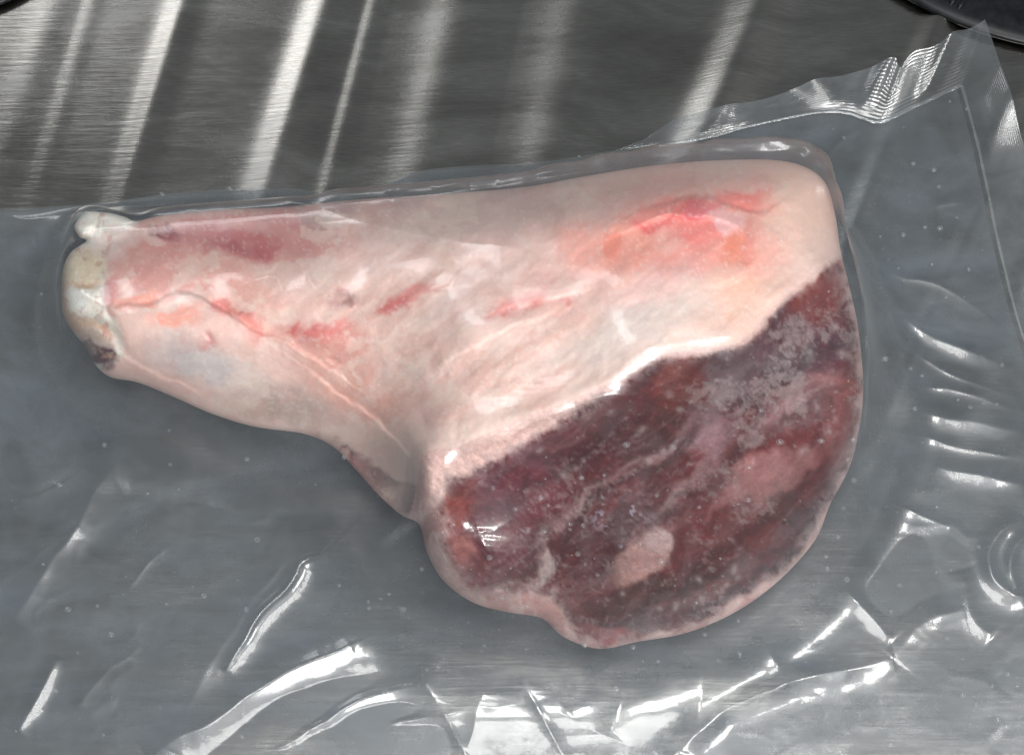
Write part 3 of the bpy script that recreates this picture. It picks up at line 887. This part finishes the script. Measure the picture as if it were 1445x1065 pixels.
# individual creases (photo polyline, height mm, width px, sharp 0/1)
CREASES = [
    ([(596, 672), (545, 712), (500, 745), (462, 782), (430, 796), (415, 825), (360, 888), (320, 950)], 6.0, 7, 1),
    ([(560, 690), (440, 760), (350, 860), (290, 950), (240, 1060)], 1.2, 34, 0),
    ([(215, 1075), (270, 1035), (340, 990), (450, 928), (550, 902), (640, 908), (715, 930), (800, 955)], 4.2, 26, 0),
    ([(380, 1070), (470, 1008), (560, 978), (650, 962), (740, 940), (800, 930)], 3.0, 16, 0),
    ([(590, 950), (612, 985), (640, 1030), (665, 1080)], 1.8, 8, 1),
    ([(695, 920), (712, 926), (745, 975), (800, 1075)], 2.2, 8, 1),
    ([(660, 1060), (680, 1000), (690, 945), (712, 925)], 1.4, 9, 1),
    ([(480, 1040), (600, 1010), (700, 1000), (800, 985)], 1.6, 14, 0),
    ([(940, 1075), (985, 1025), (1040, 995), (1110, 968), (1180, 945), (1260, 925)], 4.0, 22, 0),
    ([(770, 960), (815, 945), (840, 925)], 1.6, 9, 1), ([(800, 1000), (850, 950), (880, 930)], 2.0, 16, 0),
    ([(860, 1040), (880, 985), (910, 950)], 2.2, 18, 0),
    ([(1445, 735), (1410, 755), (1392, 785), (1398, 815), (1425, 840), (1450, 845)], 3.2, 15, 0),
    ([(1460, 750), (1432, 775), (1425, 805), (1436, 835)], 2.6, 10, 0),
    ([(1350, 800), (1370, 870), (1400, 900)], 1.6, 16, 0), ([(1260, 930), (1300, 880), (1360, 860)], 1.6, 26, 0),
    ([(1205, 525), (1260, 540), (1330, 552), (1400, 568), (1470, 585)], 2.6, 11, 1),
    ([(1215, 570), (1290, 585), (1370, 598), (1470, 610)], 2.8, 20, 0),
    ([(1180, 345), (1215, 372), (1270, 392), (1330, 408), (1390, 445), (1440, 490)], 2.4, 10, 1),
    ([(1255, 440), (1310, 475), (1370, 500), (1450, 528)], 3.0, 18, 0),
    ([(1240, 420), (1240, 460), (1256, 494)], 1.6, 14, 0),
    ([(1320, 660), (1370, 672), (1450, 690)], 2.2, 16, 0),
    ([(1385, 505), (1440, 480), (1470, 460)], 1.8, 9, 1),
    ([(1320, 290), (1350, 285), (1385, 290)], 1.8, 14, 0), ([(1330, 300), (1380, 305), (1405, 318)], 1.2, 8, 1),
    ([(1160, 238), (1180, 212), (1210, 190), (1250, 172)], 2.2, 9, 1),
    ([(1335, 140), (1330, 200), (1345, 290)], 2.0, 26, 0),
    ([(1020, 182), (1060, 186), (1085, 178)], 2.2, 12, 1), ([(1085, 172), (1080, 200), (1150, 205)], 2.4, 14, 1), ([(1085, 172), (1120, 185), (1150, 188)], 2.0, 10, 1),
    ([(540, 268), (556, 258), (566, 270)], 1.6, 8, 1), ([(610, 266), (640, 258), (660, 255)], 1.5, 8, 1), ([(700, 258), (760, 248), (850, 240), (940, 230)], 2.0, 9, 1),
    ([(640, 300), (700, 285), (780, 270), (860, 262)], 1.6, 12, 0),
    ([(378, 268), (420, 290), (500, 310), (600, 335), (740, 352)], 1.4, 8, 1), ([(380, 345), (440, 320), (520, 305)], 1.0, 10, 1),
    ([(330, 410), (362, 398), (392, 395), (402, 418), (408, 450), (418, 478), (400, 492), (378, 496)], 2.0, 8, 1),
    ([(430, 356), (434, 385), (446, 408), (465, 414)], 1.8, 7, 1),
    ([(590, 405), (620, 395), (640, 370)], 1.4, 8, 1), ([(600, 412), (632, 410), (650, 385)], 1.2, 7, 1),
    ([(0, 300), (40, 308), (90, 302), (140, 295)], 2.0, 10, 1), ([(50, 340), (100, 336)], 1.4, 9, 1),
    ([(130, 540), (150, 528), (165, 520)], 1.6, 9, 1),
    ([(640, 660), (720, 616), (800, 580), (830, 565)], 1.2, 9, 1),
    ([(810, 566), (860, 558), (905, 566), (950, 582)], 3.4, 13, 0), ([(905, 535), (915, 555), (950, 582)], 1.6, 8, 1),
    ([(870, 900), (910, 878), (960, 850)], 1.6, 7, 1), ([(960, 850), (1040, 800), (1120, 760)], 1.0, 12, 0),
    ([(1060, 600), (1140, 590), (1220, 592)], 1.4, 18, 0),
    ([(1222, 610), (1300, 620), (1380, 640), (1460, 650)], 2.4, 10, 1), ([(1215, 470), (1290, 500), (1360, 540), (1450, 560)], 2.4, 9, 1),
    ([(1195, 420), (1270, 450), (1350, 470)], 2.0, 12, 0), ([(1200, 690), (1280, 720), (1340, 745)], 1.8, 9, 1),
    ([(1150, 800), (1210, 850), (1260, 905)], 2.0, 16, 0), ([(1060, 880), (1090, 930), (1110, 975)], 1.6, 14, 0),
    ([(610, 830), (560, 880), (500, 920)], 1.8, 10, 1), ([(840, 925), (830, 960), (800, 1010)], 1.6, 10, 1),
    ([(650, 690), (676, 745), (690, 800), (700, 845)], 1.6, 9, 1), ([(620, 770), (668, 758), (730, 735)], 1.2, 8, 1),
    ([(20, 880), (70, 800), (120, 720), (180, 640)], 2.2, 36, 0), ([(10, 720), (60, 690), (120, 660)], 1.4, 16, 0),
    ([(0, 820), (60, 780), (105, 735)], 1.4, 10, 1), ([(110, 1000), (150, 950), (200, 910)], 1.2, 12, 1), ([(180, 830), (215, 795), (240, 770)], 0.9, 7, 1),
    ([(30, 1040), (60, 980), (85, 930)], 1.6, 12, 0), ([(960, 1060), (990, 980), (1005, 930)], 2.2, 26, 0),
]
for pts_, hmm, wpx, sharp in CREASES:
    c = spline(pts_, 5)
    m0 = (fu > c[:, 0].min() - 4 * wpx) & (fu < c[:, 0].max() + 4 * wpx) & (fv > c[:, 1].min() - 4 * wpx) & (fv < c[:, 1].max() + 4 * wpx)
    if not m0.any():
        continue
    uu = fu[m0]; vv = fv[m0]
    wobu = 14 * (fbm(uu / 75, vv / 75, 2, 2) - .5)
    d, par, _, _, _ = polydist(uu + wobu, vv + wobu, c)
    amp = np.sin(np.pi * np.clip(par, 0.0, 1.0)) ** 0.45 * (0.93 + 0.14 * vnoise(par * 7, par * 0 + hmm, 3))
    prof = np.exp(-d / (wpx * .8)) * .8 + .2 * np.exp(-(d / (wpx * 2.2)) ** 2) if sharp else .45 * np.exp(-(d / wpx) ** 2) + .55 * np.exp(-np.sqrt(d * d + 2.0) / (wpx * .55))
    wr[m0] += hmm * (0.36 if sharp else 0.55) * 1e-3 * amp * prof
FV[..., 2] = np.where(er < 1e-6, ZEDGE, np.maximum(fz * 1.0 + wr, FLOOR + 0.0010))
FV[0, :, 2] = ZEDGE; FV[:, -1, 2] = ZEDGE
# the film lifts off the border smoothly
bl_ = np.minimum(sstep(0, .03, er), sstep(0, .07, 1 - ec))
FV[..., 2] = ZEDGE * (1 - bl_) + FV[..., 2] * bl_

bag = empty('vacuum_bag', (0, 0, 0), 'clear creased plastic vacuum bag with ribbed sealed edges, wrapped over the meat', 'bag')
M_FILM = film_material('clear_film', haze=0.06, refl=0.085, rough=0.12)
M_FILM_B = film_material('clear_film_back', haze=0.56, refl=0.03, rough=0.3, hazecol=(0.108, 0.130, 0.155))
M_SEAL = film_material('sealed_film', haze=0.36, refl=0.09, rough=0.11, tint=(0.93, 0.95, 0.965), ribs=True, hazecol=(0.24, 0.265, 0.285))
fme = make_mesh('top_film', FV.reshape(-1, 3), grid_faces(NR, NC))
cla = fme.attributes.new('cling', 'FLOAT', 'POINT')
cla.data.foreach_set('value', (sample(CL, XY[..., 0], XY[..., 1]) * sstep(.25, .5, fbm(fu / 60, fv / 60, 3, 3))).astype(np.float32).ravel())
link('top_film', fme, M_FILM, bag)
# back film on the drainer
kb = 4
BXY = XY[::kb, ::kb]
BV = np.concatenate([BXY, np.full(BXY.shape[:2] + (1,), FLOOR - 0.0002)], -1)
BV[..., 2] += 0.0006 * (fbm(BXY[..., 0] * 40, BXY[..., 1] * 40, 3) - .5) * sstep(0, .04, er[::kb, ::kb])
link('back_film', make_mesh('back_film', BV.reshape(-1, 3), grid_faces(*BXY.shape[:2])), M_FILM_B, bag)


def seal(name, inner, outer, n, m_, lift, seed, ribscale, zout):
    a_ = P(*resamp(inner, n).T, ZEDGE); b_ = P(*resamp(outer, n).T, ZEDGE + zout(np.linspace(0, 1, n)))
    tt = np.linspace(0, 1, m_)[:, None, None]
    g = a_[None] * (1 - tt) + b_[None] * tt
    s = np.linspace(0, 1, n)[None, :]; t2 = tt[..., 0]
    ln = np.linalg.norm(np.diff(a_, axis=0), axis=1).sum()
    wave = np.zeros((m_, n))
    for k in lift:
        wave += k[2] * np.exp(-((s - k[0] - k[3] * (t2 - .5)) / k[1]) ** 2)
    wave = wave * (1 - sstep(.93, .99, s)) * sstep(0, .03, s)
    g[..., 2] += (0.2 + 0.8 * t2) * wave * sstep(0, .25, t2) + 0.0004 * (fbm(s * 14, t2 * 2, seed, 3) - .4).clip(0) * sstep(0, .3, t2)
    me = make_mesh(name, g.reshape(-1, 3), grid_faces(m_, n))
    me.flip_normals()
    uv = me.uv_layers.new(name='UVMap')
    idx = np.empty(len(me.loops), np.int32); me.loops.foreach_get('vertex_index', idx)
    wdt = np.linalg.norm(b_ - a_, axis=1).mean()
    U = np.stack([np.broadcast_to(s * ln * ribscale[0], (m_, n)), np.broadcast_to(t2 * wdt * ribscale[1], (m_, n))], -1).reshape(-1, 2)
    uv.data.foreach_set('uv', U[idx].astype(np.float32).ravel())
    return link(name, me, M_SEAL, bag)


seal('seal_strip', [(870, 212), (930, 206), (1000, 194), (1060, 178), (1150, 160), (1195, 160), (1240, 173), (1290, 152), (1357, 121)], SEAL_TOP_OUT, 420, 44,
     [(0.30, .06, .002, 0.0), (0.57, .045, .0028, -.10), (0.70, .03, .0028, .02), (0.80, .05, .0015, 0), (0.89, .03, .0026, .03)], 2, (150, 350), lambda q: 0.008 * sstep(.45, 1, q))
seal('seal_strip', POUCH_RIGHT[:], SEAL_RIGHT_OUT, 420, 24, [(0.09, .03, .003, 0.02), (0.28, .03, .003, .02), (0.45, .04, .003, 0)], 4, (150, 350), lambda q: 0.008 * (1 - sstep(0, .3, q)))

def seam(pts_, r):
    c = P(*resamp(pts_, 260).T, ZEDGE + 0.0002)
    c[:, 2] += 0.0003 * vnoise(np.linspace(0, 40, 260), np.zeros(260), 2)
    tg = np.gradient(c, axis=0); tg /= np.linalg.norm(tg, axis=1, keepdims=True)
    nn = np.cross(tg, [0, 0, 1.0]); nn /= np.linalg.norm(nn, axis=1, keepdims=True)
    th = np.linspace(0, 2 * math.pi, 9)
    rr = r * (0.7 + 0.6 * vnoise(np.linspace(0, 60, 260), np.ones(260), 4))[:, None, None]
    g = c[:, None] + rr * (np.cos(th)[None, :, None] * nn[:, None] * 1.6 + np.sin(th)[None, :, None] * np.array([0, 0, 0.7]))
    return link('seam', make_mesh('seam', g.reshape(-1, 3), grid_faces(260, 9)), M_SEAM, bag)


M_SEAM = film_material('seam_film', haze=0.10, refl=0.10, rough=0.12)
seam(POUCH_TOP[17:], 0.00032)
seam(POUCH_RIGHT, 0.00032)

# droplets and air bubbles in the bag
def droplets():
    n = 460
    su, sv = [], []
    while len(su) < n:
        u = RNG.uniform(-20, 1460); v = RNG.uniform(140, 1065)
        w = 0.05 + 0.9 * math.exp(-(((u - 1330) / 130) ** 2 + ((v - 330) / 130) ** 2)) + 0.55 * (v > 620) * (u > 560) + 0.8 * (u > 1150) * (v > 500) + 0.25 * (v > 640)
        if RNG.rand() < w:
            su.append(u); sv.append(v)
    su = np.array(su); sv = np.array(sv)
    flat = fu.ravel(); flv = fv.ravel(); fp = FV.reshape(-1, 3)
    pu, pv = project(fp)
    V, Fc = [], []
    rings, segs = 5, 10
    base = []
    for i in range(rings + 1):
        th = math.pi * i / rings
        for j in range(segs):
            ph = 2 * math.pi * j / segs
            base.append((math.sin(th) * math.cos(ph), math.sin(th) * math.sin(ph), math.cos(th)))
    base = np.array(base)
    bf = []
    for i in range(rings):
        for j in range(segs):
            bf.append((i * segs + j, (i + 1) * segs + j, (i + 1) * segs + (j + 1) % segs, i * segs + (j + 1) % segs))
    bf = np.array(bf)
    for k in range(n):
        q = np.argmin((pu - su[k]) ** 2 + (pv - sv[k]) ** 2)
        r = 0.00016 + 0.00066 * RNG.rand() ** 3.2
        st = np.array([1 + .5 * RNG.rand(), 1 + .3 * RNG.rand(), 0.55])
        V.append(base * r * st + fp[q] + np.array([0, 0, 0.0001]))
        Fc.append(bf + k * len(base))
    me = make_mesh('droplets', np.concatenate(V), np.concatenate(Fc))
    o = link('droplets', me, water_material(), bag)
    o['kind'] = 'stuff'
    return o


droplets()

# ------------------------------------------------------------------ black lids at the corners
def dish(name, label, centre, R, hgt, ribs):
    root = empty(name, (centre[0], centre[1], 0.0), label, 'lid')
    prof = [(0.0, hgt), (0.6 * R, hgt - .0001), (R - 0.012, hgt - .0003), (R - 0.004, hgt - .0006), (R - 0.002, hgt - .0012), (R - 0.0006, hgt - 0.0018), (R, hgt - .0024), (R, 0.0024), (R - 0.001, 0.0018), (R - 0.004, 0.0016), (0.0, 0.0016)]
    segs = 160
    V, Fc = [], []
    for r, z in prof:
        for j in range(segs):
            a_ = 2 * math.pi * j / segs
            V.append((r * math.cos(a_), r * math.sin(a_), z))
    for i in range(len(prof) - 1):
        for j in range(segs):
            Fc.append((i * segs + j, (i + 1) * segs + j, (i + 1) * segs + (j + 1) % segs, i * segs + (j + 1) % segs))
    me = make_mesh('body', V, Fc)
    link('body', me, M_BLACK, root)
    for a_, b_ in ribs:
        a3 = P(*a_, hgt) - np.array([centre[0], centre[1], 0]); b3 = P(*b_, hgt) - np.array([centre[0], centre[1], 0])
        e = (b3 - a3); ln = np.linalg.norm(e[:2]); e = e / ln; nn = np.array([-e[1], e[0], 0])
        V, Fc = [], []
        ns, na = 14, 10
        for i in range(ns + 1):
            tt = i / ns
            k = math.sqrt(max(0, 1 - max(0, (abs(tt - .5) - .42) / .08) ** 2))
            for j in range(na + 1):
                th = math.pi * j / na
                V.append(a3 + e * ln * tt + nn * 0.0011 * k * math.cos(th) + np.array([0, 0, -0.0007 + 0.0012 * k * math.sin(th)]))
        me = make_mesh('rib', np.array(V), grid_faces(ns + 1, na + 1))
        link('rib', me, M_BLACK, root)
    return root


M_BLACK = black_material()


def arc_centre(a_, b_, R, up=True):
    a3 = P(*a_, 0.004)[:2]; b3 = P(*b_, 0.004)[:2]
    m_ = (a3 + b3) / 2; d = b3 - a3; l = np.linalg.norm(d); n_ = np.array([-d[1], d[0]]) / l
    return m_ + n_ * math.sqrt(R * R - l * l / 4)


dish('black_lid', 'round black plastic lid with raised ribs beside the sealed corner of the bag', arc_centre((1288, 0), (1445, 60), 0.115), 0.115, 0.0055,
     [((1362, -42), (1330, 0)), ((1375, -42), (1341, 7)), ((1388, -42), (1352, 13))])
dish('black_lid', 'small plain black plastic lid without ribs on the bare steel grooves', arc_centre((0, 3), (7, 0), 0.05), 0.05, 0.0050, [])
